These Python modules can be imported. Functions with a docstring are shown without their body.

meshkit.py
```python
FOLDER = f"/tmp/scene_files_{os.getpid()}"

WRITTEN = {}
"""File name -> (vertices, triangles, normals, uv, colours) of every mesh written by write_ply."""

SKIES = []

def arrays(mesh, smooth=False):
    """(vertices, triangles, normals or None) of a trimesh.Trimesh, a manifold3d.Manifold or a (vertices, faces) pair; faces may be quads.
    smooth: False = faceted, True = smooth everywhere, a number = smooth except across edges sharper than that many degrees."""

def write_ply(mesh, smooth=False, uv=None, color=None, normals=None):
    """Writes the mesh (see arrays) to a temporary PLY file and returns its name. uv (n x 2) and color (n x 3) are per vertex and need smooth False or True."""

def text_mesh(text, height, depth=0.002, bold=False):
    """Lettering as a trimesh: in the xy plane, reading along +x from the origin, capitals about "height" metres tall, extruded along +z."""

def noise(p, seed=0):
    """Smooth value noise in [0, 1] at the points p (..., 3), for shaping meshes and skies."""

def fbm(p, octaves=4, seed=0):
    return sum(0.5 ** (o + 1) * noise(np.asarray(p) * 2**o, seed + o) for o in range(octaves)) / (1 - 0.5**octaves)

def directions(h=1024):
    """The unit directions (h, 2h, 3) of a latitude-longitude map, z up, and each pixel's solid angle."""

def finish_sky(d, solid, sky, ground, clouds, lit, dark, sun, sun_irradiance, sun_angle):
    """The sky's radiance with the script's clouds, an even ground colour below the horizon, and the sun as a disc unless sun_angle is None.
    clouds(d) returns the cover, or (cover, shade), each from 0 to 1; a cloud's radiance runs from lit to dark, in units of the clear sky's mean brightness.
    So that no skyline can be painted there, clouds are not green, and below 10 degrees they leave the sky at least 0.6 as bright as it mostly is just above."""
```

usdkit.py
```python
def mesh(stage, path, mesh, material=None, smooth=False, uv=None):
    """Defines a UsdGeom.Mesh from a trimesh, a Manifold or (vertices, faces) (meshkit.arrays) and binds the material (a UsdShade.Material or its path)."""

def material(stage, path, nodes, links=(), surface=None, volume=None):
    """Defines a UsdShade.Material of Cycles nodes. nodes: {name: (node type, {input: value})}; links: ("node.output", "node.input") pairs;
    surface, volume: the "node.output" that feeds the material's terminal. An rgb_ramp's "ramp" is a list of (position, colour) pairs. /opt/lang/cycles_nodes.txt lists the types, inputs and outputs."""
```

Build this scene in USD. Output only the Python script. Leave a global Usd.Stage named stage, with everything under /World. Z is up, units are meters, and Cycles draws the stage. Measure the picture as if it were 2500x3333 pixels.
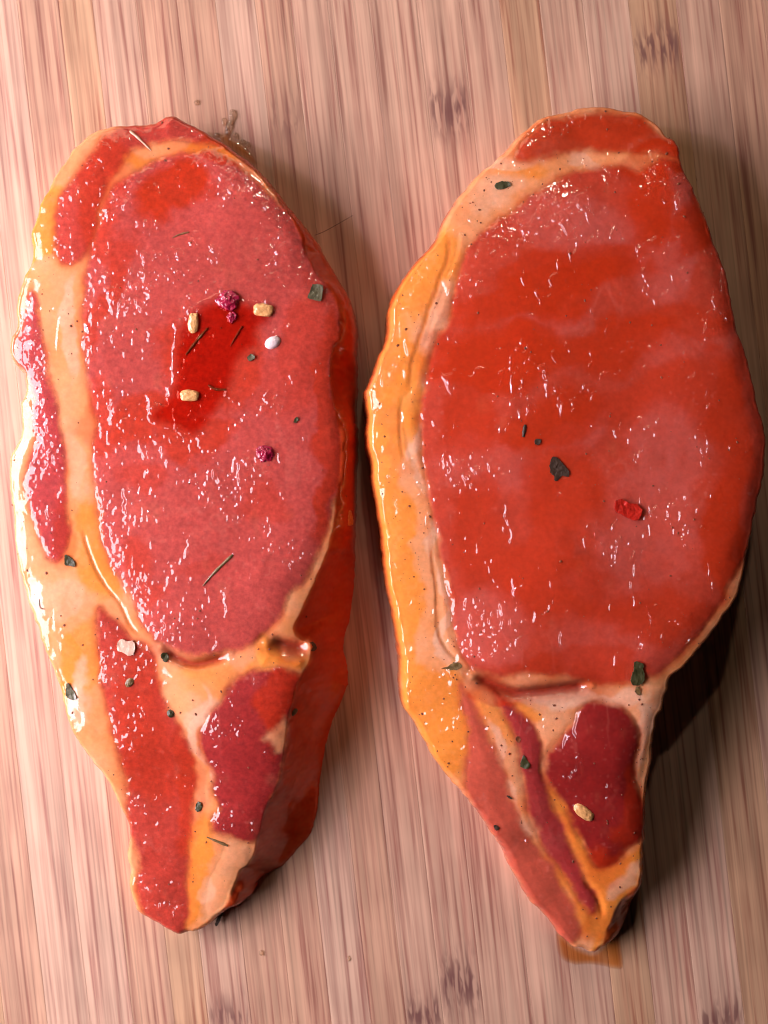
import math, numpy as np, trimesh, usdkit, shapely
from meshkit import noise
from pxr import Usd, UsdGeom, UsdLux, UsdShade, Gf, Sdf, Vt
from scipy.spatial import Delaunay, cKDTree
from scipy.ndimage import map_coordinates

stage = Usd.Stage.CreateInMemory()
UsdGeom.SetStageUpAxis(stage, UsdGeom.Tokens.z)
UsdGeom.SetStageMetersPerUnit(stage, 1.0)
UsdGeom.Xform.Define(stage, '/World')
UsdGeom.Scope.Define(stage, '/World/Looks')

# ------------------------------------------------------------------ camera, lamps, exposure
W, D = 0.180, 0.240            # width of board in view, height of the phone over the board
cam = UsdGeom.Camera.Define(stage, '/World/camera')
cam.AddTranslateOp().Set(Gf.Vec3d(0, 0, D))
cam.CreateHorizontalApertureAttr(36.0); cam.CreateVerticalApertureAttr(48.0)
cam.CreateFocalLengthAttr(36.0 * D / W)
cam.CreateClippingRangeAttr(Gf.Vec2f(0.01, 10))
cam.CreateFocusDistanceAttr(D - 0.0165)
cam.CreateFStopAttr(15.0)
cam.CreateExposureAttr(-0.44)

def rect_light(name, pos, target, w, h, L, col):
    l = UsdLux.RectLight.Define(stage, '/World/' + name)
    l.CreateWidthAttr(w); l.CreateHeightAttr(h); l.CreateIntensityAttr(L); l.CreateColorAttr(Gf.Vec3f(*col))
    m = Gf.Matrix4d().SetLookAt(Gf.Vec3d(*pos), Gf.Vec3d(*target), Gf.Vec3d(0, 0, 1) if abs(pos[0] - target[0]) + abs(pos[1] - target[1]) > 1e-3 else Gf.Vec3d(0, 1, 0)).GetInverse()
    l.AddTransformOp().Set(m)
rect_light('window_light', (-0.350, -0.005, 0.205), (0.0, 0.0, 0.01), 0.38, 0.22, 20.5, (0.98, 0.91, 0.99))
rect_light('lamp_light', (-0.14, 0.48, 0.27), (0.0, 0.0, 0.01), 0.34, 0.18, 4.2, (1.0, 0.73, 0.48))
rect_light('window_pane_light', (-0.29, 0.09, 0.25), (0.0, 0.0, 0.01), 0.011, 0.022, 430.0, (0.86, 0.68, 1.0))
rect_light('bulb_light', (0.03, 0.31, 0.30), (0.02, 0.0, 0.01), 0.018, 0.009, 360.0, (1.0, 0.88, 0.70))
rect_light('ceiling_light', (0.0, 0.2, 1.4), (0.0, 0.2, 0.0), 1.6, 1.6, 0.020, (1.0, 0.80, 0.70))

# ------------------------------------------------------------------ small helpers
used = {}
def numbered(path):
    k = used.get(path, 0); used[path] = k + 1
    return path if k == 0 else f'{path}_{k:03d}'
def meta(p, label=None, cat=None, group=None, kind=None):
    for k, v in (('label', label), ('category', cat), ('group', group), ('kind', kind)):
        if v: p.SetCustomDataByKey(k, v)
    return p
def obj(name, mesh, mat, parent='/World', smooth=False):
    m = usdkit.mesh(stage, numbered(f'{parent}/{name}'), mesh, f'/World/Looks/{mat}', smooth=smooth)
    m.CreateDoubleSidedAttr(True)
    return m.GetPrim()
def xform(name):
    return UsdGeom.Xform.Define(stage, numbered('/World/' + name)).GetPrim()
def primvar(prim, name, arr, kind='float'):
    api = UsdGeom.PrimvarsAPI(prim)
    if kind == 'color':
        api.CreatePrimvar(name, Sdf.ValueTypeNames.Color3fArray, 'vertex').Set(Vt.Vec3fArray.FromNumpy(np.asarray(arr, np.float32)))
    else:
        api.CreatePrimvar(name, Sdf.ValueTypeNames.FloatArray, 'vertex').Set(Vt.FloatArray.FromNumpy(np.asarray(arr, np.float32)))
def sm(a, b, x):
    t = np.clip((x - a) / (b - a), 0, 1); return t * t * (3 - 2 * t)
def mix(a, b, w):
    return a + (np.asarray(b) - a) * w[:, None]
def nz(x, y, scale, seed=0, oct=1):
    """noise about 0 in [-1, 1] at wavelength scale (metres)"""
    o, a, t = 0, 1.0, 0
    p = np.stack([x, y, np.full_like(x, 0.37)], -1) / scale
    for k in range(oct):
        o = o + a * (noise(p * 2 ** k + 17.3 * k, seed + k) * 2 - 1); t += a; a *= 0.5
    return o / t

# traced points: k is a crop of the photograph (1-6, or 0 for the whole at 1659 px), giving source pixels of 2500 x 3333
CROPS = {0: (0, 0, 1659 / 2500), 1: (0, 300, 1.3272), 2: (0, 1250, 1.3272), 3: (0, 2150, 1.3272), 4: (1150, 300, 1.2289), 5: (1150, 1250, 1.2289), 6: (1150, 2150, 1.2289)}
def T(*segs):
    out = []
    for k, s in segs:
        ox, oy, sc = CROPS[k]
        v = np.array(s.replace(',', ' ').split(), float).reshape(-1, 2)
        out.append(v / sc + [ox, oy])
    return np.vstack(out)
def un(px, z):
    """source pixel -> point at height z over the board"""
    px = np.atleast_2d(np.asarray(px, float)); s = W / 2500 * (D - np.asarray(z)) / D
    return np.stack([(px[:, 0] - 1250) * s, -(px[:, 1] - 1666.5) * s], -1)
def pr(xy, z):
    s = W / 2500 * (D - np.asarray(z)) / D
    return np.stack([xy[:, 0] / s + 1250, -xy[:, 1] / s + 1666.5], -1)
def cr(p, n=5, closed=True):
    """Catmull-Rom through the points"""
    p = np.asarray(p, float); m = len(p); out = []
    for i in range(m if closed else m - 1):
        g = (lambda j: p[j % m]) if closed else (lambda j: p[min(max(j, 0), m - 1)])
        a, b, c, d = g(i - 1), g(i), g(i + 1), g(i + 2)
        for t in np.linspace(0, 1, n, endpoint=False):
            out.append(0.5 * (2 * b + (c - a) * t + (2 * a - 5 * b + 4 * c - d) * t * t + (3 * b - a - 3 * c + d) * t ** 3))
    if not closed: out.append(p[-1])
    return np.array(out)
class Field:
    """signed distance (inside > 0) to a polygon, or distance to a polyline, held on a grid and interpolated"""
    def __init__(s, poly, box, closed=True, h=0.0005):
        x0, y0, x1, y1 = box
        xs, ys = np.arange(x0, x1 + h, h), np.arange(y0, y1 + h, h)
        X, Y = np.meshgrid(xs, ys)
        g = shapely.points(X.ravel(), Y.ravel())
        line = shapely.LinearRing(poly) if closed else shapely.LineString(poly)
        d = shapely.distance(line, g)
        if closed:
            pg = shapely.Polygon(poly).buffer(0)
            shapely.prepare(pg)
            d = np.where(shapely.contains_xy(pg, X.ravel(), Y.ravel()), d, -d)
        s.d, s.o, s.h = d.reshape(X.shape), (x0, y0), h
    def __call__(s, x, y):
        return map_coordinates(s.d, [(y - s.o[1]) / s.h, (x - s.o[0]) / s.h], order=1, mode='nearest')

# ------------------------------------------------------------------ looks
def look(name, nodes, links, surface='p.BSDF'):
    usdkit.material(stage, '/World/Looks/' + name, nodes, links, surface=surface)
def wet(name, vary, gloss):
    """wet flesh: pigment comes with the mesh; the flesh itself scatters light along its smooth form (soft_normal), the marinade film on it mirrors along the real relief"""
    look(name, {
        'c': ('attribute', {'attribute': 'pigment'}), 's': ('attribute', {'attribute': 'soft_normal'}), 'fn': ('attribute', {'attribute': 'film_normal'}), 'tc': ('texture_coordinate', {}),
        'nc': ('noise_texture', {'scale': 900.0, 'detail': 3.0, 'roughness': 0.65}),
        'rc': ('map_range', {'from_min': 0.3, 'from_max': 0.7, 'to_min': 1 - vary, 'to_max': 1 + vary}), 'cc': ('hsv', {}),
        'p': ('principled_bsdf', {'roughness': 0.6, 'specular_ior_level': 0.1, 'subsurface_method': 'burley', 'subsurface_weight': 0.55, 'subsurface_scale': 0.0012, 'subsurface_radius': (1.0, 0.35, 0.2)}),
        'gl': ('glossy_bsdf', {'color': (1, 1, 1), 'roughness': 0.07}), 'lw': ('layer_weight', {'blend': 0.5}), 'fp': ('math', {'math_type': 'power', 'value2': 5.0}),
        'f': ('math', {'math_type': 'multiply_add', 'value2': 0.6, 'value3': gloss}), 'mx': ('mix_closure', {})},
        [('tc.object', 'nc.vector'), ('fn.vector', 'gl.normal'), ('s.vector', 'p.normal'),
         ('nc.fac', 'rc.value'), ('rc.result', 'cc.value'), ('c.color', 'cc.color'), ('cc.color', 'p.base_color'),
         ('lw.facing', 'fp.value1'), ('fp.value', 'f.value1'), ('f.value', 'mx.fac'), ('p.BSDF', 'mx.closure1'), ('gl.BSDF', 'mx.closure2')], surface='mx.closure')
wet('wet_meat', 0.22, 0.042)
wet('glazed_meat', 0.10, 0.042)
wet('wet_fat', 0.08, 0.042)

def solid(name, col, rough=0.5, coat=0.0, bump=0.0, scale=1200.0, vary=0.25, **kw):
    look(name, {'tc': ('texture_coordinate', {}), 'n': ('noise_texture', {'scale': scale, 'detail': 3.0, 'roughness': 0.6}),
                'r': ('map_range', {'from_min': 0.3, 'from_max': 0.7, 'to_min': 1 - vary, 'to_max': 1 + vary}),
                'h': ('hsv', {'color': col}), 'b': ('bump', {'strength': 1.0, 'distance': max(bump, 1e-6)}),
                'p': ('principled_bsdf', {'roughness': rough, 'coat_weight': coat, 'coat_roughness': 0.08, **kw})},
         [('tc.object', 'n.vector'), ('n.fac', 'r.value'), ('r.result', 'h.value'), ('h.color', 'p.base_color'), ('n.fac', 'b.height'), ('b.normal', 'p.normal')])
solid('dark_leaf', (0.040, 0.016, 0.006), 0.6, 0.2, 0.0003)
solid('green_leaf', (0.050, 0.046, 0.014), 0.45, 0.7, 0.0003)
solid('grey_leaf', (0.105, 0.090, 0.045), 0.45, 0.6, 0.0003)
solid('olive_stem', (0.17, 0.095, 0.03), 0.5, 0.3, 0.0002)
solid('brown_stem', (0.21, 0.075, 0.025), 0.45, 0.5, 0.0002)
solid('straw', (0.55, 0.28, 0.17), 0.45, 0.4, 0.0001)
solid('garlic', (0.74, 0.36, 0.13), 0.35, 0.6, 0.0002, vary=0.12)
solid('pale_granule', (0.74, 0.44, 0.32), 0.35, 0.6, 0.0002, vary=0.1)
solid('white_seed', (0.85, 0.66, 0.66), 0.25, 0.8, 0.00005, vary=0.05)
solid('peppercorn', (0.36, 0.010, 0.045), 0.25, 1.0, 0.0003, 1100)
solid('pepper_flake', (0.50, 0.018, 0.010), 0.25, 1.0, 0.0004, 900)
solid('orange_crumb', (0.62, 0.20, 0.05), 0.35, 0.6, 0.0003)
solid('speck', (0.20, 0.045, 0.014), 0.6, 0.0, 0.0, 500, 0.5)
solid('hair', (0.10, 0.05, 0.035), 0.5)
def film(name, tint, rough=0.03):
    """clear marinade: tint deepens with the depth that comes with the mesh"""
    look(name, {'dp': ('attribute', {'attribute': 'depth'}), 'mx': ('mix', {'mix_type': 'mix', 'color1': (1, 1, 1), 'color2': tint}), 't': ('transparent_bsdf', {}), 'g': ('glossy_bsdf', {'color': (1, 1, 1), 'roughness': rough}),
                'lw': ('layer_weight', {'blend': 0.5}), 'fp': ('math', {'math_type': 'power', 'value2': 5.0}), 'f': ('math', {'math_type': 'multiply_add', 'value2': 0.9, 'value3': 0.035}),
                'tc': ('texture_coordinate', {}), 'n': ('noise_texture', {'scale': 260.0, 'detail': 2.0, 'roughness': 0.5}),
                'b': ('bump', {'strength': 1.0, 'distance': 0.0004}), 'm': ('mix_closure', {})},
         [('dp.fac', 'mx.fac'), ('mx.color', 't.color'), ('tc.object', 'n.vector'), ('n.fac', 'b.height'), ('b.normal', 'g.normal'), ('lw.facing', 'fp.value1'), ('fp.value', 'f.value1'), ('f.value', 'm.fac'), ('t.BSDF', 'm.closure1'), ('g.BSDF', 'm.closure2')], surface='m.closure')
film('marinade_red', (0.88, 0.42, 0.34), 0.04)
film('marinade_amber', (0.90, 0.58, 0.25))
look('drop', {'p': ('principled_bsdf', {'base_color': (1.0, 0.86, 0.68), 'roughness': 0.04, 'transmission_weight': 0.9, 'ior': 1.4})}, [])

# bamboo: fine fibres run along local y; the dark bundles, the node mask and the tone come with each strip
def bamboo(name, light, dark, tone):
    look(name, {
        'tc': ('texture_coordinate', {}), 'oi': ('object_info', {}),
        'of': ('combine_xyz', {}), 'om': ('math', {'math_type': 'multiply', 'value2': 3.7}),
        'ad': ('mix', {'mix_type': 'add', 'fac': 1.0}),
        'm1': ('mapping', {'scale': (1.0, 0.022, 1.0)}), 'm2': ('mapping', {'scale': (1.0, 0.010, 1.0)}), 'm3': ('mapping', {'scale': (1.0, 0.009, 1.0)}),
        'n1': ('noise_texture', {'scale': 950.0, 'detail': 3.0, 'roughness': 0.55}),
        'n2': ('noise_texture', {'scale': 330.0, 'detail': 2.0, 'roughness': 0.6}),
        'n3': ('noise_texture', {'scale': 1500.0, 'detail': 2.0, 'roughness': 0.6}),
        'n4': ('noise_texture', {'scale': 60.0, 'detail': 2.0}),
        'r1': ('rgb_ramp', {'ramp': [(0.0, dark), (0.34, dark), (0.43, tuple(0.45 * a + 0.55 * b for a, b in zip(dark, light))), (0.56, light), (1.0, tuple(min(1, 1.10 * v) for v in light))]}),
        'r2': ('map_range', {'from_min': 0.30, 'from_max': 0.64, 'to_min': 0.76, 'to_max': 1.08, 'clamp': True}),
        'r3': ('map_range', {'range_type': 'smoothstep', 'from_min': 0.30, 'from_max': 0.46, 'to_min': 0.80, 'to_max': 1.03, 'clamp': True}),
        'r4': ('map_range', {'from_min': 0.3, 'from_max': 0.7, 'to_min': 0.92, 'to_max': 1.08}),
        'v1': ('math', {'math_type': 'multiply'}), 'v2': ('math', {'math_type': 'multiply'}), 'v3': ('math', {'math_type': 'multiply', 'value2': tone}),
        'h': ('hsv', {}),
        'nm': ('attribute', {'attribute': 'node_scar'}),
        'm5': ('mapping', {'scale': (1.0, 0.16, 1.0)}),
        'n5': ('noise_texture', {'scale': 900.0, 'detail': 2.0, 'distortion': 0.5}),
        'r5': ('map_range', {'range_type': 'smoothstep', 'from_min': 0.42, 'from_max': 0.58, 'to_min': 0.25, 'to_max': 0.95, 'clamp': True}),
        'v5': ('math', {'math_type': 'multiply', 'use_clamp': True}),
        'x': ('mix', {'mix_type': 'mix', 'color2': (0.16, 0.062, 0.055)}),
        'b': ('bump', {'strength': 0.5, 'distance': 0.00005}),
        'p': ('principled_bsdf', {'roughness': 0.52, 'specular_ior_level': 0.35})},
        [('oi.random', 'om.value1'), ('om.value', 'of.x'), ('om.value', 'of.y'), ('tc.object', 'ad.color1'), ('of.vector', 'ad.color2'),
         ('ad.color', 'm1.vector'), ('ad.color', 'm2.vector'), ('ad.color', 'm3.vector'), ('ad.color', 'm5.vector'), ('ad.color', 'n4.vector'),
         ('m1.vector', 'n1.vector'), ('m2.vector', 'n2.vector'), ('m3.vector', 'n3.vector'), ('m5.vector', 'n5.vector'),
         ('n1.fac', 'r1.fac'), ('n2.fac', 'r2.value'), ('n3.fac', 'r3.value'), ('n4.fac', 'r4.value'),
         ('r2.result', 'v1.value1'), ('r3.result', 'v1.value2'), ('v1.value', 'v2.value1'), ('r4.result', 'v2.value2'), ('v2.value', 'v3.value1'),
         ('v3.value', 'h.value'), ('r1.color', 'h.color'),
         ('n5.fac', 'r5.value'), ('r5.result', 'v5.value1'), ('nm.fac', 'v5.value2'), ('v5.value', 'x.fac'), ('h.color', 'x.color1'),
         ('x.color', 'p.base_color'), ('n1.fac', 'b.height'), ('b.normal', 'p.normal')])
BT = [((0.60, 0.355, 0.245), (0.36, 0.155, 0.11), 1.0), ((0.585, 0.33, 0.215), (0.33, 0.132, 0.092), 0.98), ((0.61, 0.375, 0.265), (0.375, 0.17, 0.125), 1.02), ((0.595, 0.34, 0.20), (0.35, 0.14, 0.082), 0.97)]
for i, (a, b, t) in enumerate(BT): bamboo('bamboo_' + 'abcd'[i], a, b, t)

# ------------------------------------------------------------------ the bamboo board: glued strips, grain turned about 6.5 degrees
SH = 0.114
board = UsdGeom.Xform.Define(stage, numbered('/World/cutting_board'))
board.AddRotateZOp().Set(math.degrees(math.atan(SH)))
meta(board.GetPrim(), 'pale bamboo cutting board of lengthwise strips lying under both steaks', 'cutting board')
# strip joints: source pixel where the joint meets the photo's top edge
joints = [-930, -790, -650, -510, -365, -225, -85, 55, 190, 300, 440, 575, 700, 829, 945, 1065, 1200, 1355, 1495, 1625, 1755, 1895, 2045, 2200, 2340, 2480, 2620, 2760, 2900, 3040, 3180]
# node scars: source pixel, half height px, strength
scars = [(640 * 1.507, 255 * 1.507, 85, 0.50), (965 * 1.507, 240 * 1.507, 85, 0.95), (1425 * 1.507, 105 * 1.507, 75, 0.95), (500 * 1.507, 2195 * 1.507, 65, 0.85),
         (985 * 1.507, 2125 * 1.507, 95, 1.0), (900 * 1.507, 2195 * 1.507, 60, 1.0), (1545 * 1.507, 2205 * 1.507, 65, 0.9)]
ca, sa = math.cos(math.atan(SH)), math.sin(math.atan(SH))
def to_local(xy): return np.stack([xy[:, 0] * ca + xy[:, 1] * sa, -xy[:, 0] * sa + xy[:, 1] * ca], -1)
jx = to_local(un([(j, 0) for j in joints], 0))[:, 0]
sc_l = to_local(un([(s[0], s[1]) for s in scars], 0))
rng = np.random.default_rng(5)
order = rng.integers(0, 4, len(jx))
for i in range(len(jx) - 1):
    a, b, g = jx[i] + 0.00001, jx[i + 1] - 0.00001, 0.00012
    us = np.concatenate([[a, a + g * 0.4, a + g], np.linspace(a + g, b - g, 13)[1:-1], [b - g, b - g * 0.4, b]])
    zz = np.zeros(len(us)); zz[[0, -1]] = -0.00007; zz[[1, -2]] = -0.00002
    vs = np.linspace(-0.19, 0.19, 190)
    U, V = np.meshgrid(us, vs)
    Z = np.repeat(zz[None], len(vs), 0) + rng.uniform(-0.00001, 0.00001)
    n, m = len(vs), len(us)
    top = np.stack([U.ravel(), V.ravel(), Z.ravel()], -1)
    q = (np.arange(n - 1)[:, None] * m + np.arange(m - 1)[None]).ravel()
    f = np.vstack([np.stack([q, q + 1, q + m + 1], -1), np.stack([q, q + m + 1, q + m], -1)])
    k = len(top)                                                     # skirt and underside, 15 mm down
    rim = np.concatenate([np.arange(m), np.arange(1, n) * m + m - 1, (n - 1) * m + np.arange(m - 2, -1, -1), np.arange(n - 2, 0, -1) * m])
    low = top[rim].copy(); low[:, 2] = -0.015
    kk = np.arange(len(rim)); k2 = np.roll(kk, -1)
    f = np.vstack([f, np.stack([rim[kk], k + kk, k + k2], -1), np.stack([rim[kk], k + k2, rim[k2]], -1), np.stack([np.full(len(rim) - 2, k), k + kk[2:], k + kk[1:-1]], -1)])
    v = np.vstack([top, low])
    mask = np.zeros(len(v))
    for (sx, sy), (_, _, hh, st) in zip(sc_l, scars):
        if a - 0.001 < sx < b + 0.001 and a < sx < b:
            y0 = sy + 0.0016 * nz(v[:, 0], v[:, 1] * 0 + i, 0.0017, 40 + i)
            d = (v[:, 1] - y0) / (hh * W / 2500)
            e = np.minimum(v[:, 0] - a, b - v[:, 0])
            mask = np.maximum(mask, st * np.exp(-np.abs(d) ** 2.2) * sm(-0.0004, 0.0012, e))
    pm = obj('bamboo_strip', (v, f), 'bamboo_' + 'abcd'[order[i]], '/World/cutting_board', smooth=40)
    if mask.max() > 0:                                               # smoothing by angle splits vertices: carry the mask over
        pts = np.array(UsdGeom.Mesh(pm).GetPointsAttr().Get())
        primvar(pm, 'node_scar', mask[cKDTree(v).query(pts)[1]])
    else:
        primvar(pm, 'node_scar', np.zeros(len(UsdGeom.Mesh(pm).GetPointsAttr().Get())))

# ------------------------------------------------------------------ steaks
MEAT, RED, AMBER, PALE, CREAM = (0.45, 0.058, 0.046), (0.47, 0.024, 0.001), (0.84, 0.25, 0.038), (0.81, 0.33, 0.16), (0.82, 0.43, 0.28)
PITCH = 0.00024
SURF = []                       # (xy, z, smooth z) of both steaks, for setting things down on them
class Steak: pass

def build_steak(name, label, sil, topedge, heights, regions, patches, ambers, creams, grooves, seed, side_col, wetness, pinks=(), amber0=0.3):
    """sil: outline seen in the photo; topedge: rim of the upper face where the side shows; regions: (part, look, colour, polygon, bulge, groove depth, softness)"""
    hp = np.array([[x, y] for x, y, h in heights], float) * 1.507; hv = np.array([h for *_, h in heights], float) * 1e-3
    def hpx(px):
        d2 = ((px[:, None, :] - hp[None]) ** 2).sum(-1) + 120.0 ** 2
        w = d2 ** -1.6
        return (w * hv).sum(1) / w.sum(1)
    def H(x, y):
        z = np.full(len(x), 0.014); xy = np.stack([x, y], -1)
        for _ in range(3): z = hpx(pr(xy, z))
        return z
    def lift(px, f=1.0):
        return un(px, hpx(px)[:] [:, None][:, 0] * f)
    sil = cr(sil, 4)
    t = np.roll(sil, -2, 0) - np.roll(sil, 2, 0)
    nrm = np.stack([t[:, 1], -t[:, 0]], -1)
    area = 0.5 * np.sum(sil[:, 0] * np.roll(sil[:, 1], -1) - sil[:, 1] * np.roll(sil[:, 0], -1))
    if area < 0: nrm = -nrm
    nrm /= np.linalg.norm(nrm, axis=1, keepdims=True)
    r = sil - [1250, 1666.5]; r /= np.linalg.norm(r, axis=1, keepdims=True)
    hid = sm(-0.15, 0.25, (nrm * r).sum(1))                          # 1 where the side is turned away from the lens
    for _ in range(6): hid = (np.roll(hid, 1) + hid + np.roll(hid, -1)) / 3
    B = un(sil, hpx(sil) * 0.62 * hid)
    pg = shapely.Polygon(B).buffer(0)
    pg = max(getattr(pg, 'geoms', [pg]), key=lambda g: g.area)
    ring = pg.exterior; L = ring.length
    B = np.array([ring.interpolate(s).coords[0] for s in np.arange(0, L, PITCH * 1.1)])
    tn = np.roll(B, -1, 0) - np.roll(B, 1, 0); tn /= np.linalg.norm(tn, axis=1, keepdims=True)
    j = 0.00042 * nz(B[:, 0], B[:, 1], 0.0026, seed, 3) + 0.00016 * nz(B[:, 0], B[:, 1], 0.0008, seed + 3)
    B = B + np.stack([tn[:, 1], -tn[:, 0]], -1) * j[:, None]
    pg = shapely.Polygon(B).buffer(0); pg = max(getattr(pg, 'geoms', [pg]), key=lambda g: g.area)
    B = np.array(pg.exterior.coords)[:-1]
    x0, y0, x1, y1 = pg.bounds
    box = (x0 - 0.004, y0 - 0.004, x1 + 0.004, y1 + 0.004)
    gx, gy = np.meshgrid(np.arange(x0, x1, PITCH), np.arange(y0, y1, PITCH * 0.866))
    gx[1::2] += PITCH / 2
    g = np.stack([gx.ravel(), gy.ravel()], -1)
    inner = pg.buffer(-PITCH * 0.55); shapely.prepare(inner)
    g = g[shapely.contains_xy(inner, g[:, 0], g[:, 1])]
    P = np.vstack([B, g])
    tri = Delaunay(P).simplices
    cen = P[tri].mean(1); shapely.prepare(pg)
    tri = tri[shapely.contains_xy(pg, cen[:, 0], cen[:, 1])]
    e1, e2 = P[tri[:, 1]] - P[tri[:, 0]], P[tri[:, 2]] - P[tri[:, 0]]
    flip = e1[:, 0] * e2[:, 1] - e1[:, 1] * e2[:, 0] < 0
    tri[flip] = tri[flip][:, ::-1]
    x, y = P[:, 0], P[:, 1]
    fB = Field(B, box); dB = np.maximum(fB(x, y), 0); dB[:len(B)] = 0
    topw = lift(cr(topedge, 4))
    fT = Field(topw, (box[0] - 0.01, box[1] - 0.01, box[2] + 0.01, box[3] + 0.01))(x, y)
    sT = np.minimum(dB - 0.0024 - 0.0006 * nz(x, y, 0.004, seed + 7, 2), fT + 0.0003 * nz(x, y, 0.002, seed + 5, 2))
    run = np.maximum(-sT, 0)
    tt = np.where(run > 0, dB / np.maximum(dB + run, 1e-9), 1.0)
    wide = sm(0.0035, 0.0070, dB + run)
    prof = (1 - (1 - tt) ** 2.5) ** (1 / 2.2) * (1 - wide) + wide * (0.55 * tt ** 2.2 + 0.45 * tt ** 0.7)
    # soften the shoulder inside the rim
    h = H(x, y)
    z = h * prof * (1 - 0.06 * np.exp(-np.maximum(sT, 0) / 0.0035))
    side = sm(0.0, 0.0012, run)
    # regions
    wx = 0.00075 * nz(x, y, 0.0032, seed + 11, 4); wy = 0.00075 * nz(x, y, 0.0032, seed + 17, 4)
    n_l, n_m, n_s = nz(x, y, 0.013, seed + 21, 3), nz(x, y, 0.005, seed + 25, 3), nz(x, y, 0.0011, seed + 29, 2)
    amb = np.full(len(x), 0.25)
    pxv = pr(P, z) / 1.507
    def ell(lst):
        w = np.zeros(len(x))
        px = pxv + np.stack([nz(x, y, 0.010, seed + 31, 4), nz(x, y, 0.010, seed + 37, 4)], -1) * 62
        for cx, cy, rx, ry, rot, s in lst:
            c, sn = math.cos(math.radians(rot)), math.sin(math.radians(rot))
            u, v = px[:, 0] - cx, px[:, 1] - cy
            d = 0.10 * nz(x, y * 0.7, 0.0016, seed + 47, 2) + 0.20 * nz(x * 0.9 + y * 0.35, y * 1.9 - x * 0.7, 0.0045, seed + 43, 3) + np.sqrt(((u * c + v * sn) / rx) ** 2 + ((-u * sn + v * c) / ry) ** 2)
            w = np.maximum(w, s * sm(1.25, 0.72, d))
        return w
    wa, wc = ell(ambers), ell(creams)
    col = np.tile(np.array(PALE), (len(x), 1))
    col = mix(col, AMBER, np.clip(amber0 + 0.35 * n_m + wa, 0, 1))
    col = mix(col, CREAM, np.clip(wc + 0.15 * n_s, 0, 1))
    grain = np.full(len(x), 0.75)
    lab = np.zeros(len(x), int); names = [('fat_rim', 'wet_fat')]
    vein = sm(0.80, 0.97, 1 - np.abs(nz(x, y * 0.7, 0.006, seed + 91, 3)) * 1.0)
    col = mix(col, (0.70, 0.17, 0.05), 0.35 * vein * sm(-0.2, 0.4, n_l)); col = col * (1 + 0.06 * n_s)[:, None]
    zr = np.zeros(len(x)); meatw = np.zeros(len(x))
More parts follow.
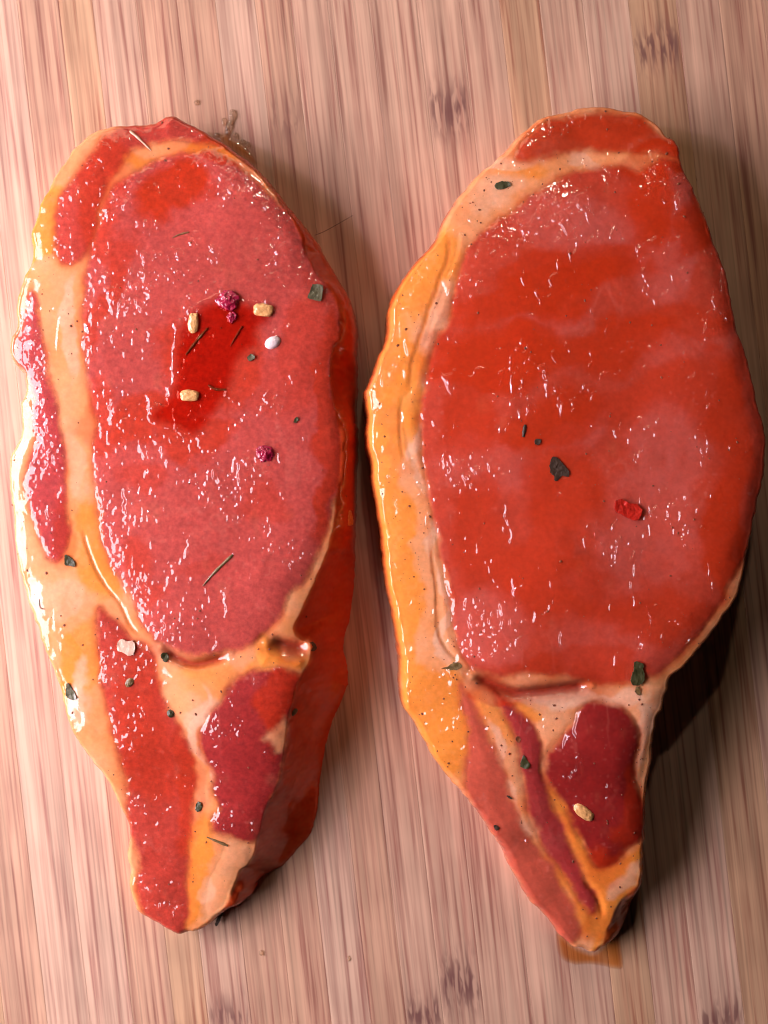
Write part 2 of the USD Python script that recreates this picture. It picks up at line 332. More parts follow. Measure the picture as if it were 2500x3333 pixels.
    for k, (part, lk, c, poly, bulge, gd, soft) in enumerate(regions, 1):
        f = Field(lift(cr(poly, 4)), box)(x + wx, y + wy)
        soft = max(soft, 0.0006); w = sm(-1.9 * soft, 1.9 * soft, f + 0.0003 * n_s + 0.0007 * n_m + 0.0006 * nz(x, y, 0.0019, seed + 180 + k, 2))
        cc = np.tile(np.array(c), (len(x), 1))
        if lk != 'wet_fat':
            cc = cc * (1 + 0.12 * n_m + 0.12 * n_s)[:, None]
            cc = mix(cc, (0.66, 0.20, 0.15), 0.30 * sm(0.25, 0.7, nz(x, y, 0.0008, seed + 120 + k)) * sm(-0.3, 0.5, n_l) + 0.10 * sm(0.90, 0.985, 1 - np.abs(nz(x, y * 0.45, 0.0065, seed + 140 + k, 4))) * sm(-0.1, 0.4, nz(x, y, 0.011, seed + 160 + k, 2)))
            col = mix(col, (0.70, 0.125, 0.022), np.clip(0.60 * np.exp(-np.maximum(-f, 0) / 0.0011) * (1 + 1.2 * n_m), 0, 0.8) * (1 - meatw))
            cc = mix(cc, PALE, 0.10 * sm(0.2, 0.8, nz(x, y * 0.6, 0.0035, seed + 50 + k, 3)))
        else:
            cc = mix(cc, AMBER, np.clip(0.15 + 0.3 * n_m + wa, 0, 1)); cc = mix(cc, CREAM, np.clip(wc, 0, 1))
        col = col + (cc - col) * w[:, None]
        meatw = meatw * (1 - w) + (w if lk != 'wet_fat' else 0)
        zr += 0.45 * bulge * sm(-0.001, 0.005, f) - 0.25 * gd * np.exp(-(f / 0.0007) ** 2)
        lab[f > 0] = k; names.append((part, lk))
    col = mix(col, (0.53, 0.088, 0.066), ell(pinks) * meatw * np.clip(0.72 + 0.5 * nz(x, y * 0.6, 0.0022, seed + 200, 3), 0, 1)) if len(pinks) else col
    col = mix(col, RED, np.clip(ell(patches) * (0.55 + 0.45 * meatw), 0, 1) * (0.86 + 0.14 * n_m))
    # the marinade on the side
    col = mix(col, side_col, sm(0.0003, -0.0007, fT + 0.0004 * n_m) * np.clip(0.92 + 0.12 * n_s, 0, 1))
    for pts, wd, dp, gc, gw in grooves:
        ln = lift(cr(pts, 4, False)); d = Field(ln, box, closed=False)(x + wx * 0.6, y + wy * 0.6)
        tp = sm(0.0, 0.0035, np.minimum(np.hypot(x - ln[0, 0], y - ln[0, 1]), np.hypot(x - ln[-1, 0], y - ln[-1, 1])))
        dp = dp * tp
        zr -= (0.25 if dp.max() < 0.001 else 0.45) * dp * np.exp(-(d / (wd * 0.9)) ** 2)
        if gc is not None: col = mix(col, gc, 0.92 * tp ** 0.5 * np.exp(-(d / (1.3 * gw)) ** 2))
    pool = ell(patches); pinkw = ell(pinks) if len(pinks) else np.zeros(len(x))
    grain = (0.7 + 0.3 * meatw) * wetness
    grain *= (1 - 0.45 * np.clip(pool, 0, 1)) * (0.35 + 1.1 * sm(-0.45, 0.5, nz(x, y, 0.008, seed + 71, 3)))
    up = prof * (1 - 0.5 * side)
    zs = z + zr * up + 0.00045 * n_l * up + side * (tt > 0.02) * sm(0, 0.3, tt) * 0.00045 * nz(x, y, 0.0075, seed + 33, 2)
    zs = np.maximum(zs, 0.00005); zs[:len(B)] = 0.00005
    q = nz(x, y * 0.8, 0.0012, seed + 61, 2)
    if seed < 200:                                                   # grainy cut face, with islands of film
        patchy = sm(-0.35, 0.45, nz(x, y, 0.012, seed + 69, 3))
        rel = (0.10 + 0.9 * patchy) * 0.00030 * sm(-0.25, 0.55, q) + 0.00012 * sm(0.0, 0.5, nz(x, y * 0.8, 0.0007, seed + 59)) + 0.00032 * sm(0.20, 0.42, nz(x, y * 0.75, 0.0028, seed + 63, 4))
    else:                                                            # smooth glaze broken by larger islands
        patchy = sm(-0.2, 0.5, nz(x, y, 0.014, seed + 69, 3))
        rel = (0.15 + 0.85 * patchy) * 0.00030 * sm(0.14, 0.44, nz(x, y * 0.85, 0.0012, seed + 61, 2)) + 0.00026 * sm(0.14, 0.25, nz(x + y * 0.2, y * 0.6, 0.0034, seed + 63, 3)) + 0.00026 * (0.25 + 0.75 * pinkw) * sm(-0.1, 0.5, q)
    relf = 0.00030 * sm(0.12, 0.5, nz(x, y * 0.8, 0.0016, seed + 65, 3)) + 0.00045 * sm(0.15, 0.4, nz(x, y * 0.4, 0.0050, seed + 67, 3))
    relf = relf * (0.32 if seed < 200 else 1.0)
    film = zs + up * grain * (rel * meatw + relf * (1 - meatw)) + 0.00005 * up * n_m
    z = zs + 0.22 * (film - zs)
    z = np.maximum(z, 0.00005); z[:len(B)] = 0.00005
    V = np.stack([x, y, z], -1)
    def normals(V):
        fn = np.cross(V[tri[:, 1]] - V[tri[:, 0]], V[tri[:, 2]] - V[tri[:, 0]])
        N = np.zeros_like(V)
        for k in range(3): np.add.at(N, tri[:, k], fn)
        return N / np.maximum(np.linalg.norm(N, axis=1, keepdims=True), 1e-20)
    N = normals(V); NS = normals(np.stack([x, y, zs], -1)); NF = normals(np.stack([x, y, film], -1))
    # parts: the one continuous surface is cut where muscle meets fat
    nside = len(names); names.append(('cut_side', 'wet_fat'))
    lab[(fT < -0.0002) & (run > 0.0005)] = nside
    tl = np.sort(lab[tri], axis=1)[:, 1]
    root = xform(name); meta(root, label, 'pork steak')
    for k, (part, lk) in enumerate(names):
        ft = tri[tl == k]
        if len(ft) < 20: continue
        idx, inv = np.unique(ft, return_inverse=True)
        m = UsdGeom.Mesh.Define(stage, numbered(f'{root.GetPath()}/{part}'))
        m.CreatePointsAttr(Vt.Vec3fArray.FromNumpy(V[idx].astype(np.float32)))
        m.CreateFaceVertexCountsAttr(Vt.IntArray.FromNumpy(np.full(len(ft), 3, np.int32)))
        m.CreateFaceVertexIndicesAttr(Vt.IntArray.FromNumpy(inv.reshape(-1).astype(np.int32)))
        m.CreateNormalsAttr(Vt.Vec3fArray.FromNumpy(N[idx].astype(np.float32))); m.SetNormalsInterpolation('vertex')
        m.CreateSubdivisionSchemeAttr('none'); m.CreateDoubleSidedAttr(True)
        UsdShade.MaterialBindingAPI.Apply(m.GetPrim()).Bind(UsdShade.Material.Get(stage, '/World/Looks/' + lk))
        primvar(m.GetPrim(), 'pigment', np.clip(col[idx], 0.004, 0.9), 'color'); UsdGeom.PrimvarsAPI(m.GetPrim()).CreatePrimvar('soft_normal', Sdf.ValueTypeNames.Vector3fArray, 'vertex').Set(Vt.Vec3fArray.FromNumpy(NS[idx].astype(np.float32)))
        UsdGeom.PrimvarsAPI(m.GetPrim()).CreatePrimvar('film_normal', Sdf.ValueTypeNames.Vector3fArray, 'vertex').Set(Vt.Vec3fArray.FromNumpy(NF[idx].astype(np.float32)))
    s = shapely.Polygon(B[::6]).buffer(-0.0003)
    vb, fb = trimesh.creation.triangulate_polygon(max(getattr(s, 'geoms', [s]), key=lambda q: q.area), engine='earcut')
    vb = np.column_stack([vb, np.full(len(vb), 0.00008)])
    pm = obj('underside', (vb, fb[:, ::-1]), 'wet_fat', str(root.GetPath()))
    primvar(pm, 'pigment', np.tile(side_col, (len(vb), 1)), 'color'); UsdGeom.PrimvarsAPI(pm).CreatePrimvar('soft_normal', Sdf.ValueTypeNames.Vector3fArray, 'vertex').Set(Vt.Vec3fArray([Gf.Vec3f(0, 0, -1)] * len(vb))); UsdGeom.PrimvarsAPI(pm).CreatePrimvar('film_normal', Sdf.ValueTypeNames.Vector3fArray, 'vertex').Set(Vt.Vec3fArray([Gf.Vec3f(0, 0, -1)] * len(vb)))
    o = Steak(); o.P, o.z, o.zs, o.tree, o.tri, o.H, o.lift, o.box, o.dB, o.side, o.meat = P, z, zs, cKDTree(P), tri, H, lift, box, dB, side, meatw
    SURF.append(o)
    return o

# ---- the left steak
L_sil = T((1, '770,108 830,140 880,165 930,195 985,230 1060,280 1130,340 1180,390 1215,440 1260,500 1320,570 1375,630 1410,690 1440,740 1470,800 1500,850 1520,900 1535,970 1545,1060 1545,1200'),
          (2, '1545,100 1548,260 1545,400 1540,560 1535,720 1528,880 1515,1000 1492,1080 1482,1130 1500,1220 1504,1300'),
          (3, '1492,140 1470,200 1425,300 1400,400 1380,540 1360,680 1330,790 1255,880 1210,930 1150,960 1105,982 1085,1035 1030,1065 1000,1070 960,1100 930,1130 870,1165 790,1185 740,1175 690,1145 640,1120 590,1080 570,1030 552,960 555,890 540,850 548,780 550,700 500,590 440,490 400,440 340,350 300,270 280,190 250,80'),
          (2, '228,1210 200,1140 165,1050 140,970 110,880 90,800 75,700 70,620 66,560 48,480 45,400 50,330 65,280 90,230 100,170 95,100 112,40'),
          (1, '110,1235 90,1215 60,1170 46,1120 58,1060 80,1030 80,950 85,890 110,810 140,750 145,690 138,640 160,560 180,500 215,440 230,400 260,350 295,310 305,270 350,230 400,185 470,160 560,150 650,145 700,130 730,112'))
L_top = T((1, '100,0 770,60 850,165 930,220 1010,268 1090,330 1150,395 1205,465 1245,525 1285,610 1325,710 1370,790 1420,855 1450,930 1462,1020 1442,1100 1427,1180 1430,1280'),
          (2, '1440,90 1455,150 1468,220 1466,350 1452,450 1445,550 1432,640 1405,750 1355,860 1310,960 1265,1060 1305,1115 1340,1130 1335,1200'),
          (3, '1290,80 1262,180 1240,280 1222,450 1190,560 1140,660 1110,780 1080,870 1030,920 990,1020 955,1085 925,1125 860,1250'), (3, '400,1300 -80,600'), (1, '-60,600'))
L_heights = [(370, 340, 14), (250, 420, 15), (560, 460, 15.5), (450, 700, 16.5), (150, 700, 16), (690, 900, 17.5), (100, 1000, 16.5), (450, 1100, 17.5), (650, 1250, 18), (150, 1300, 16), (450, 1400, 17.5),
             (260, 1550, 14.5), (520, 1550, 17.5), (600, 1480, 18.5), (330, 1750, 11), (480, 1800, 13.5), (380, 1950, 8), (450, 1960, 8.5), (320, 1930, 8)]
L_eye = T((1, '445,500 485,415 545,365 620,320 700,280 800,265 900,245 960,260 1060,330 1150,420 1240,500 1310,600 1350,700 1400,790 1450,860 1485,930 1500,1020 1500,1150 1500,1290'),
          (2, '1500,100 1510,200 1510,350 1490,450 1440,520 1425,600 1400,670 1362,780 1312,870 1265,900 1230,980 1170,1050 1110,1110 1050,1140 980,1165 880,1175 780,1165 700,1120 640,1070 590,1000 570,930 520,850 470,760 440,680 430,580 410,480 400,380 400,280 425,180 402,100 390,0'),
          (1, '380,1270 372,1180 362,1080 360,950 365,850 375,760 400,680 420,600'))
L_m1 = T((1, '240,690 240,580 250,470 290,400 330,340 400,250 450,170 550,130 640,120 720,95 800,90 900,150 960,215 900,222 800,215 700,210 620,235 560,260 520,330 470,390 440,470 420,560 400,640 370,700 300,745 250,725'))
L_m2 = T((1, '130,860 155,870 165,950 185,1050 203,1150 222,1250'), (2, '250,60 265,150 275,250 280,350 282,430 290,500 300,600 295,680 270,740 230,775 190,740 160,650 130,560 105,470 100,410 120,350 140,300 142,200 136,100 130,20'),
         (1, '112,1240 62,1160 52,1110 66,1060 90,1010 112,930'))
L_m3 = T((2, '430,960 480,1000 530,1040 570,1100 620,1120 660,1180 670,1250'), (3, '690,100 720,200 770,270 818,360 838,460 843,560 830,700 815,800 808,950 802,1100 790,1200 700,1160 610,1090 590,960 600,880 572,800 552,720 540,620 538,500 510,400 480,280 452,150 432,40'), (2, '417,1110 415,1010'))
L_m4 = T((3, '1010,85 1060,62 1150,25 1235,35 1325,95 1280,220 1255,300 1238,430 1205,550 1165,650 1128,760 1080,790 1000,770 920,740 920,680 955,640 920,570 920,490 870,400 862,340 890,240 950,180'))
L_seam = T((2, '640,1075 700,1130 780,1178 880,1188 980,1170 1060,1142 1120,1110 1150,1130 1100,1180 1030,1240 1000,1290'), (3, '945,180 885,240 860,340 862,400 880,480 900,560 895,640 905,740 890,740 870,660 850,560 848,460 830,360 790,270 735,200 700,110'), (2, '672,1230 660,1170 610,1110'))
L_flapfat = T((3, '1190,290 1230,250 1240,300 1215,390 1190,395 1170,345 1130,340'))
L_tipfat = T((3, '985,780 1040,790 1075,800 1075,870 1020,920 985,1000 950,1080 900,1115 885,1040 900,960 930,900'))
L_flap = T((2, '1105,1120 1160,1095 1240,1185 1300,1180 1312,1205 1298,1250 1250,1225 1190,1215 1130,1220 1110,1180'))
left = build_steak('pork_steak', 'narrower left steak with red marinade pool, garlic bits and crushed pink peppercorn on top', L_sil, L_top, L_heights, [
    ('fat_seam', 'wet_fat', PALE, L_seam, 0.0004, 0.0, 0.0004),
    ('eye_muscle', 'wet_meat', MEAT, L_eye, 0.0010, 0.0003, 0.0006),
    ('outer_muscle', 'wet_meat', (0.46, 0.045, 0.030), L_m1, 0.0004, 0.0002, 0.0006),
    ('outer_muscle', 'wet_meat', (0.42, 0.042, 0.040), L_m2, 0.0004, 0.0003, 0.0005),
    ('tail_muscle', 'wet_meat', (0.43, 0.040, 0.024), L_m3, 0.0008, 0.0002, 0.0006),
    ('tail_muscle', 'wet_meat', (0.30, 0.020, 0.018), L_m4, 0.0008, 0.0003, 0.0004),
    ('fat_fleck', 'wet_fat', PALE, L_flapfat, 0.0002, 0.0, 0.0006),
    ('fat_fleck', 'wet_fat', PALE, L_tipfat, 0.0004, 0.0002, 0.0006),
    ('fat_flap', 'wet_fat', AMBER, L_flap, 0.0016, 0.0004, 0.0003)],
    [(370, 412, 62, 95, 20, 1.0), (250, 520, 60, 45, 0, .6), (460, 790, 108, 120, 20, .8), (330, 895, 110, 42, -10, .85), (420, 935, 80, 35, 0, .8), (600, 850, 110, 60, 0, .35), (672, 760, 50, 150, 10, .5), (712, 930, 26, 260, 3, .8),
     (225, 640, 26, 150, 8, .7), (215, 900, 40, 60, 0, .7), (300, 1010, 60, 35, 0, .45), (560, 1085, 70, 38, 0, .4), (290, 1205, 45, 60, 0, .55), (215, 420, 60, 110, 20, .7), (500, 285, 110, 22, 20, .9), (470, 322, 90, 26, 12, .75), (115, 1150, 22, 60, 10, .5),
     (320, 1560, 60, 160, -10, .55), (400, 1720, 28, 130, 0, .65), (620, 1500, 40, 130, 10, .75), (330, 1290, 40, 40, 0, .5), (430, 1200, 60, 24, -20, .3)],
    [(210, 1240, 60, 80, 0, .7), (160, 1450, 26, 70, -15, .7), (80, 520, 24, 120, 8, .8), (190, 1420, 40, 80, 0, .5), (420, 1900, 40, 130, 5, .8), (560, 1450, 50, 40, 0, .5), (450, 1470, 60, 40, 0, .5), (400, 330, 150, 30, -12, .95), (130, 1150, 20, 60, 0, .3), (170, 1180, 30, 90, 0, .55), (245, 1290, 30, 30, 0, .4)],
    [(150, 720, 16, 110, 3, .6), (160, 1000, 20, 100, 0, .45), (190, 1500, 24, 70, -10, .75), (440, 1600, 14, 110, -6, .9), (115, 1290, 40, 50, 0, .4), (240, 1260, 16, 60, -25, .6), (430, 1540, 30, 40, 0, .6), (460, 1930, 16, 30, 0, .4), (340, 1400, 30, 50, 0, .4)],
    [(T((2, '350,620 375,700 410,790 455,870 520,960 560,1040 610,1100')), 0.0005, 0.0009, (0.55, 0.15, 0.04), 0.0003),
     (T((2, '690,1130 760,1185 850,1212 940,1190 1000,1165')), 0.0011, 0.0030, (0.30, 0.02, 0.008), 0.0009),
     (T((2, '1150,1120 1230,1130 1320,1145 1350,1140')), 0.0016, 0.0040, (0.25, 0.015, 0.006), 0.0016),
     (T((3, '455,640 560,640 560,740')), 0.0004, 0.0, None, 0),
     (T((2, '60,560 90,548 140,600')), 0.0004, 0.0006, None, 0.0003)],
    100, (0.54, 0.042, 0.005), 1.05, (), 0.34)

# ---- the right steak
R_sil = T((4, '985,63 1060,75 1120,90 1170,115 1215,150 1240,182 1275,205 1303,260 1315,320 1345,380 1385,470 1420,560 1450,640 1480,720 1500,820 1520,930 1560,1060 1590,1180'),
          (5, '1592,30 1610,120 1627,170 1636,240 1635,330 1620,420 1600,500 1580,590 1560,680 1545,760 1525,840 1500,890 1450,960 1420,1010 1370,1070 1310,1130 1262,1175 1262,1215'),
          (6, '1240,130 1233,190 1213,220 1195,330 1190,400 1172,560 1175,640 1170,750 1162,870 1152,920 1130,980 1125,1030 1090,1090 1040,1130 1000,1150 960,1172 910,1155 870,1145 830,1110 790,1060 740,1000 690,950 640,860 590,760 540,680 490,610 440,545 380,480 320,400 270,310 230,240 192,180 177,80'),
          (5, '175,1110 160,1000 145,900 122,800 110,700 100,600 85,500 65,400 62,320 45,270 40,200 45,130 35,40'),
          (4, '45,1180 65,1130 90,1060 125,980 130,880 150,820 180,760 240,680 310,610 340,530 390,450 430,400 490,330 550,280 610,220 690,145 740,110 830,90 900,70'))
R_top = T((4, '1700,0 1800,1200'), (6, '1800,200 1500,800 1180,850 1135,900 1100,930 1060,980 1010,1090 990,1150 965,1165 930,1250 800,1200 700,985 640,890 545,700 470,610 388,515 330,420 270,320 235,270 204,190 193,80'),
          (5, '193,1100 178,1000 163,900 142,800 132,700 120,600 105,500 85,400 82,320 70,270 62,200 66,130 56,40'),
          (4, '66,1180 85,1130 108,1060 140,980 150,880 172,820 200,760 260,680 325,610 352,540 398,455 420,380 400,0'))
R_heights = [(1300, 280, 15), (1100, 380, 16), (900, 650, 16.5), (1250, 560, 18), (1500, 500, 18), (830, 900, 17), (1200, 900, 19.5), (1580, 850, 20), (820, 1150, 17.5), (1250, 1200, 20.5), (1580, 1150, 21), (870, 1400, 17), (1150, 1420, 19.5), (1420, 1450, 20),
             (920, 1560, 15), (1100, 1640, 16), (1330, 1600, 18.5), (1060, 1750, 12.5), (1340, 1750, 15.5), (1140, 1900, 9), (1310, 1880, 11), (1270, 2040, 5.5), (1200, 1980, 6.5)]
R_eye = T((4, '850,335 950,305 1040,292 1150,310 1260,270 1350,330 1410,480 1470,600 1510,720 1540,850 1570,960 1600,1080 1640,1190'),
          (5, '1640,60 1660,130 1680,200 1680,300 1660,400 1640,500 1600,620 1570,700 1515,800 1440,930 1390,1000 1320,1070 1250,1140 1180,1180 1080,1200 950,1195 820,1165 720,1160 600,1175 520,1160 450,1110 412,1030 392,900 362,750 332,600 300,450 280,330 275,200 270,100 290,0'),
          (4, '290,1170 310,1080 340,980 390,900 410,780 440,680 480,590 560,520 640,480 700,420 760,375'))
R_cap = T((4, '640,250 690,170 760,115 850,92 960,68 1060,75 1170,108 1230,155 1310,190 1320,260 1230,236 1150,240 1050,238 950,235 850,242 750,262 680,278'))
R_seam = T((4, '420,560 400,660 365,760 335,850 300,950 262,1060 235,1150 215,1210'), (5, '195,60 200,150 220,260 265,380 300,520 318,640 335,760 345,880 350,1000 375,1060 430,1130 470,1140 440,1080 405,1020 385,900 355,750 325,600 300,470 277,330 270,200 262,100 280,0'), (4, '275,1180 300,1080 335,960 385,880 405,760 440,650 460,580'))
R_tri = T((6, '575,150 640,150 720,140 800,138 880,128 950,112 1050,112 1200,95 1258,92 1238,190 1205,230 1192,330 1165,420 1150,480 1125,470 1138,370 1142,280 1115,220 1055,172 960,167 905,192 862,262 802,332 775,385 755,385 752,320 725,260 650,200'))
R_m1 = T((6, '560,120 630,170 690,225 745,290 760,370 757,430 772,500 802,570 842,680 882,780 922,870 962,930 972,980 960,1015 930,1000 880,920 830,840 770,760 712,650 692,570 682,500 668,420 660,340 640,280 590,200'))
R_m2 = T((6, '430,90 470,160 520,260 570,350 608,450 628,550 668,640 735,750 795,830 845,920 885,1000 905,1080 890,1130 850,1130 800,1070 740,1000 690,950 640,860 540,690 455,550 462,400 452,250 432,150'))
R_m3 = T((6, '900,192 960,167 1060,172 1118,222 1144,282 1140,370 1130,470 1150,520 1168,620 1162,720 1100,750 1060,800 990,830 940,780 900,700 872,640 822,560 776,480 768,400 802,332 862,262'))
R_mid = T((6, '415,60 440,40 475,70 520,130 580,210 640,290 662,350 670,430 685,510 692,580 715,660 775,770 835,850 885,930 940,1010 960,1080 965,1150 900,1145 905,1080 885,1000 845,920 795,830 735,750 668,640 628,550 608,450 570,350 520,260 470,160'))
R_tail = T((6, '800,560 870,650 940,790 990,835 1060,810 1110,760 1170,745 1165,860 1120,920 1060,980 1020,1080 985,1150 960,1165 968,1020 975,960 925,870 885,780 842,680'))
right = build_steak('pork_steak', 'wider right steak with orange fat rim and large dark leaf flake on top', R_sil, R_top, R_heights, [
    ('fat_seam', 'wet_fat', PALE, R_seam, 0.0007, 0.0003, 0.0004),
    ('fat_seam', 'wet_fat', PALE, R_mid, 0.0003, 0.0, 0.0004),
    ('fat_seam', 'wet_fat', PALE, R_tri, 0.0005, 0.0002, 0.0004),
    ('fat_seam', 'wet_fat', AMBER, R_tail, 0.0004, 0.0, 0.0006),
    ('eye_muscle', 'glazed_meat', (0.47, 0.046, 0.022), R_eye, 0.0010, 0.0003, 0.0006),
    ('cap_muscle', 'glazed_meat', (0.48, 0.045, 0.014), R_cap, 0.0004, 0.0002, 0.0006),
    ('tail_muscle', 'glazed_meat', (0.34, 0.028, 0.026), R_m1, 0.0009, 0.0004, 0.0004),
    ('tail_muscle', 'glazed_meat', (0.52, 0.080, 0.045), R_m2, 0.0007, 0.0002, 0.0005),
    ('tail_muscle', 'glazed_meat', (0.25, 0.013, 0.011), R_m3, 0.0012, 0.0004, 0.0004)],
    [(1440, 350, 95, 24, 5, 1.0), (1300, 275, 150, 36, 0, .6), (1390, 430, 55, 90, 0, .95), (1480, 480, 50, 60, 0, .8), (1230, 560, 180, 45, -12, .8), (1190, 620, 220, 60, -15, .95), (1080, 760, 190, 62, -8, 1), (1300, 740, 210, 52, -10, .85), (1500, 690, 90, 40, 0, .6), (1010, 900, 80, 90, 0, .7),
     (1200, 900, 130, 55, -20, .85), (1430, 850, 140, 55, -10, .5), (1560, 900, 50, 160, -8, .75), (1040, 1150, 70, 120, 0, .65), (1210, 1060, 75, 120, 0, .7), (1180, 1260, 150, 80, 20, .7), (1400, 1330, 120, 50, -8, .6), (1560, 1120, 46, 160, 5, .8), (1240, 1440, 140, 34, 0, .6), (1100, 1480, 60, 26, 20, .9),
     (1330, 1850, 40, 40, 0, .7), (1300, 1990, 50, 60, 0, .6), (1380, 1740, 26, 100, 0, .6), (1180, 1200, 40, 120, 20, .6)],
    [(830, 900, 60, 350, 5, .75), (930, 600, 60, 120, 30, .7), (860, 1250, 40, 250, -5, .75), (930, 1560, 90, 120, -20, .85), (1130, 370, 60, 30, 0, .5), (1080, 1560, 40, 80, -20, .6), (1150, 1530, 40, 30, 0, .8), (1270, 1920, 60, 130, -20, .8), (1230, 1780, 40, 80, -25, .9), (1000, 1490, 30, 60, -30, .6)],
    [(1050, 350, 120, 26, -10, .55), (1100, 430, 60, 40, -35, .4), (955, 700, 20, 130, 18, .5), (905, 900, 14, 100, 8, .7), (925, 1100, 16, 120, -6, .6), (960, 1330, 14, 110, -6, .7), (1280, 1490, 130, 20, 0, .85), (1390, 1560, 22, 90, 0, .7), (1100, 1680, 20, 110, -20, .75), (1260, 340, 60, 12, 0, .7), (1360, 1890, 30, 30, 0, .6)],
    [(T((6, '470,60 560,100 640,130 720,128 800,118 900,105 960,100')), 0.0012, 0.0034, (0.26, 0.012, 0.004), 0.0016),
     (T((4, '385,560 380,650 350,740 310,850 265,980 235,1100 215,1200')), 0.0006, 0.0007, (0.62, 0.16, 0.03), 0.00035),
     (T((5, '190,60 185,180 192,260 215,330')), 0.0005, 0.0006, (0.60, 0.17, 0.04), 0.0003),
     (T((5, '310,640 325,760 335,880 342,1000 380,1070 430,1120')), 0.0004, 0.0007, (0.55, 0.16, 0.05), 0.0003),
     (T((6, '905,860 950,910 985,960 1000,1050')), 0.0008, 0.0012, None, 0.0004),
     (T((6, '755,380 752,440 765,500')), 0.0005, 0.0006, None, 0.0003)],
    300, (0.55, 0.075, 0.012), 1.55, [(1260, 470, 120, 62, 0, 1), (1425, 560, 80, 95, 0, 1), (1430, 1000, 70, 120, 10, .9), (1390, 1150, 110, 130, 0, .8), (1060, 1010, 110, 70, 20, .7), (1170, 690, 110, 24, -15, .7), (1050, 1350, 80, 80, 0, .8), (1260, 930, 90, 36, -20, .6), (1440, 760, 60, 40, 0, .4), (1290, 1270, 90, 50, 0, .5), (1540, 740, 40, 60, 0, .5), (1450, 400, 40, 60, 0, .7), (1330, 1400, 120, 50, 0, .4)])

# ------------------------------------------------------------------ things lying on the steaks
def ground(px, smooth=False):
    """height of what lies under a source pixel, and the point"""
    px = np.atleast_2d(px); z = np.full(len(px), 0.015); best = np.zeros(len(px))
    s = left if px[:, 0].mean() < 1165 else right
    for _ in range(5):
        xy = un(px, z); d, i = s.tree.query(xy)
        z = np.where(d < 0.001, (s.zs if smooth else s.z)[i], 0.0)
    return un(px, z), z
GROUPS = {'herb flake': 'dried leaf flakes on the steaks', 'garlic granule': 'garlic granules on the steaks', 'garlic flake': 'garlic granules on the steaks', 'herb twig': 'bits of dried herb twig on the steaks', 'herb needle': 'dried herb needles on the steaks', 'peppercorn': 'crushed pink peppercorns on the left steak', 'seed': 'small seeds on the left steak'}
def flake(name, label, cat, mat, pts, thick=0.0003, raise_=0.0001, curl=0.0004, seed=0, group=None):
    """a leaf fragment traced by its outline, lying on the meat, with an uneven curled face and an edge"""
    rg = np.random.default_rng(seed)
    xy, z = ground(pts)
    pg = shapely.Polygon(cr(xy, 2)).buffer(0); pg = max(getattr(pg, 'geoms', [pg]), key=lambda g: g.area)
    pg = pg.segmentize(0.0003)
    b = np.array(pg.exterior.coords)[:-1]
    b = b + rg.normal(0, 0.00005, b.shape)
    pg = shapely.Polygon(b).buffer(0); pg = max(getattr(pg, 'geoms', [pg]), key=lambda g: g.area); b = np.array(pg.exterior.coords)[:-1]
    x0, y0, x1, y1 = pg.bounds
    gx, gy = np.meshgrid(np.arange(x0, x1, 0.00028), np.arange(y0, y1, 0.00028))
    g = np.stack([gx.ravel(), gy.ravel()], -1); inn = pg.buffer(-0.00012)
    g = g[shapely.contains_xy(inn, g[:, 0], g[:, 1])]
    P = np.vstack([b, g]); tri = Delaunay(P).simplices; c = P[tri].mean(1); tri = tri[shapely.contains_xy(pg, c[:, 0], c[:, 1])]
    e1, e2 = P[tri[:, 1]] - P[tri[:, 0]], P[tri[:, 2]] - P[tri[:, 0]]; fl = e1[:, 0] * e2[:, 1] - e1[:, 1] * e2[:, 0] < 0; tri[fl] = tri[fl][:, ::-1]
    s = left if np.mean(np.asarray(pts)[:, 0]) < 1165 else right
    base = s.zs[s.tree.query(P)[1]]; base = 0.5 * base + 0.5 * base.mean()
    c0 = P.mean(0); rr = np.linalg.norm(P - c0, axis=1) / max(np.linalg.norm(P - c0, axis=1).max(), 1e-9)
    thick = thick * 0.55; curl = curl * 0.6
    zt = base + raise_ * 0.6 + thick + curl * rr ** 2 * 0.5 + 0.00018 * nz(P[:, 0], P[:, 1], 0.0009, seed, 2)
    zb = np.minimum(zt - thick, base - 0.0002)
    n = len(P); k = np.arange(len(b)); k2 = np.roll(k, -1)
    ccw = shapely.LinearRing(b).is_ccw
    wall = np.vstack([np.stack([k, n + k, n + k2], -1), np.stack([k, n + k2, k2], -1)])
    if not ccw: wall = wall[:, ::-1]
    v = np.vstack([np.column_stack([P, zt]), np.column_stack([P, zb])]); f = np.vstack([tri, tri[:, ::-1] + n, wall])
    return meta(obj(name, (v, f), mat, smooth=35), label, cat, group or GROUPS.get(cat))
def bits(c, rx, ry, rot, n=9, seed=0, jag=0.25):
    """an uneven outline about a source pixel"""
    rg = np.random.default_rng(seed); a = np.linspace(0, 2 * math.pi, n, endpoint=False) + rg.uniform(-.2, .2, n)
    r = 1 + rg.uniform(-jag, jag, n); co, si = math.cos(math.radians(rot)), math.sin(math.radians(rot))
    u, v = rx * r * np.cos(a), ry * r * np.sin(a)
    return np.stack([c[0] + u * co - v * si, c[1] + u * si + v * co], -1)
def px1(k, x, y): return T((k, f'{x},{y}'))[0]
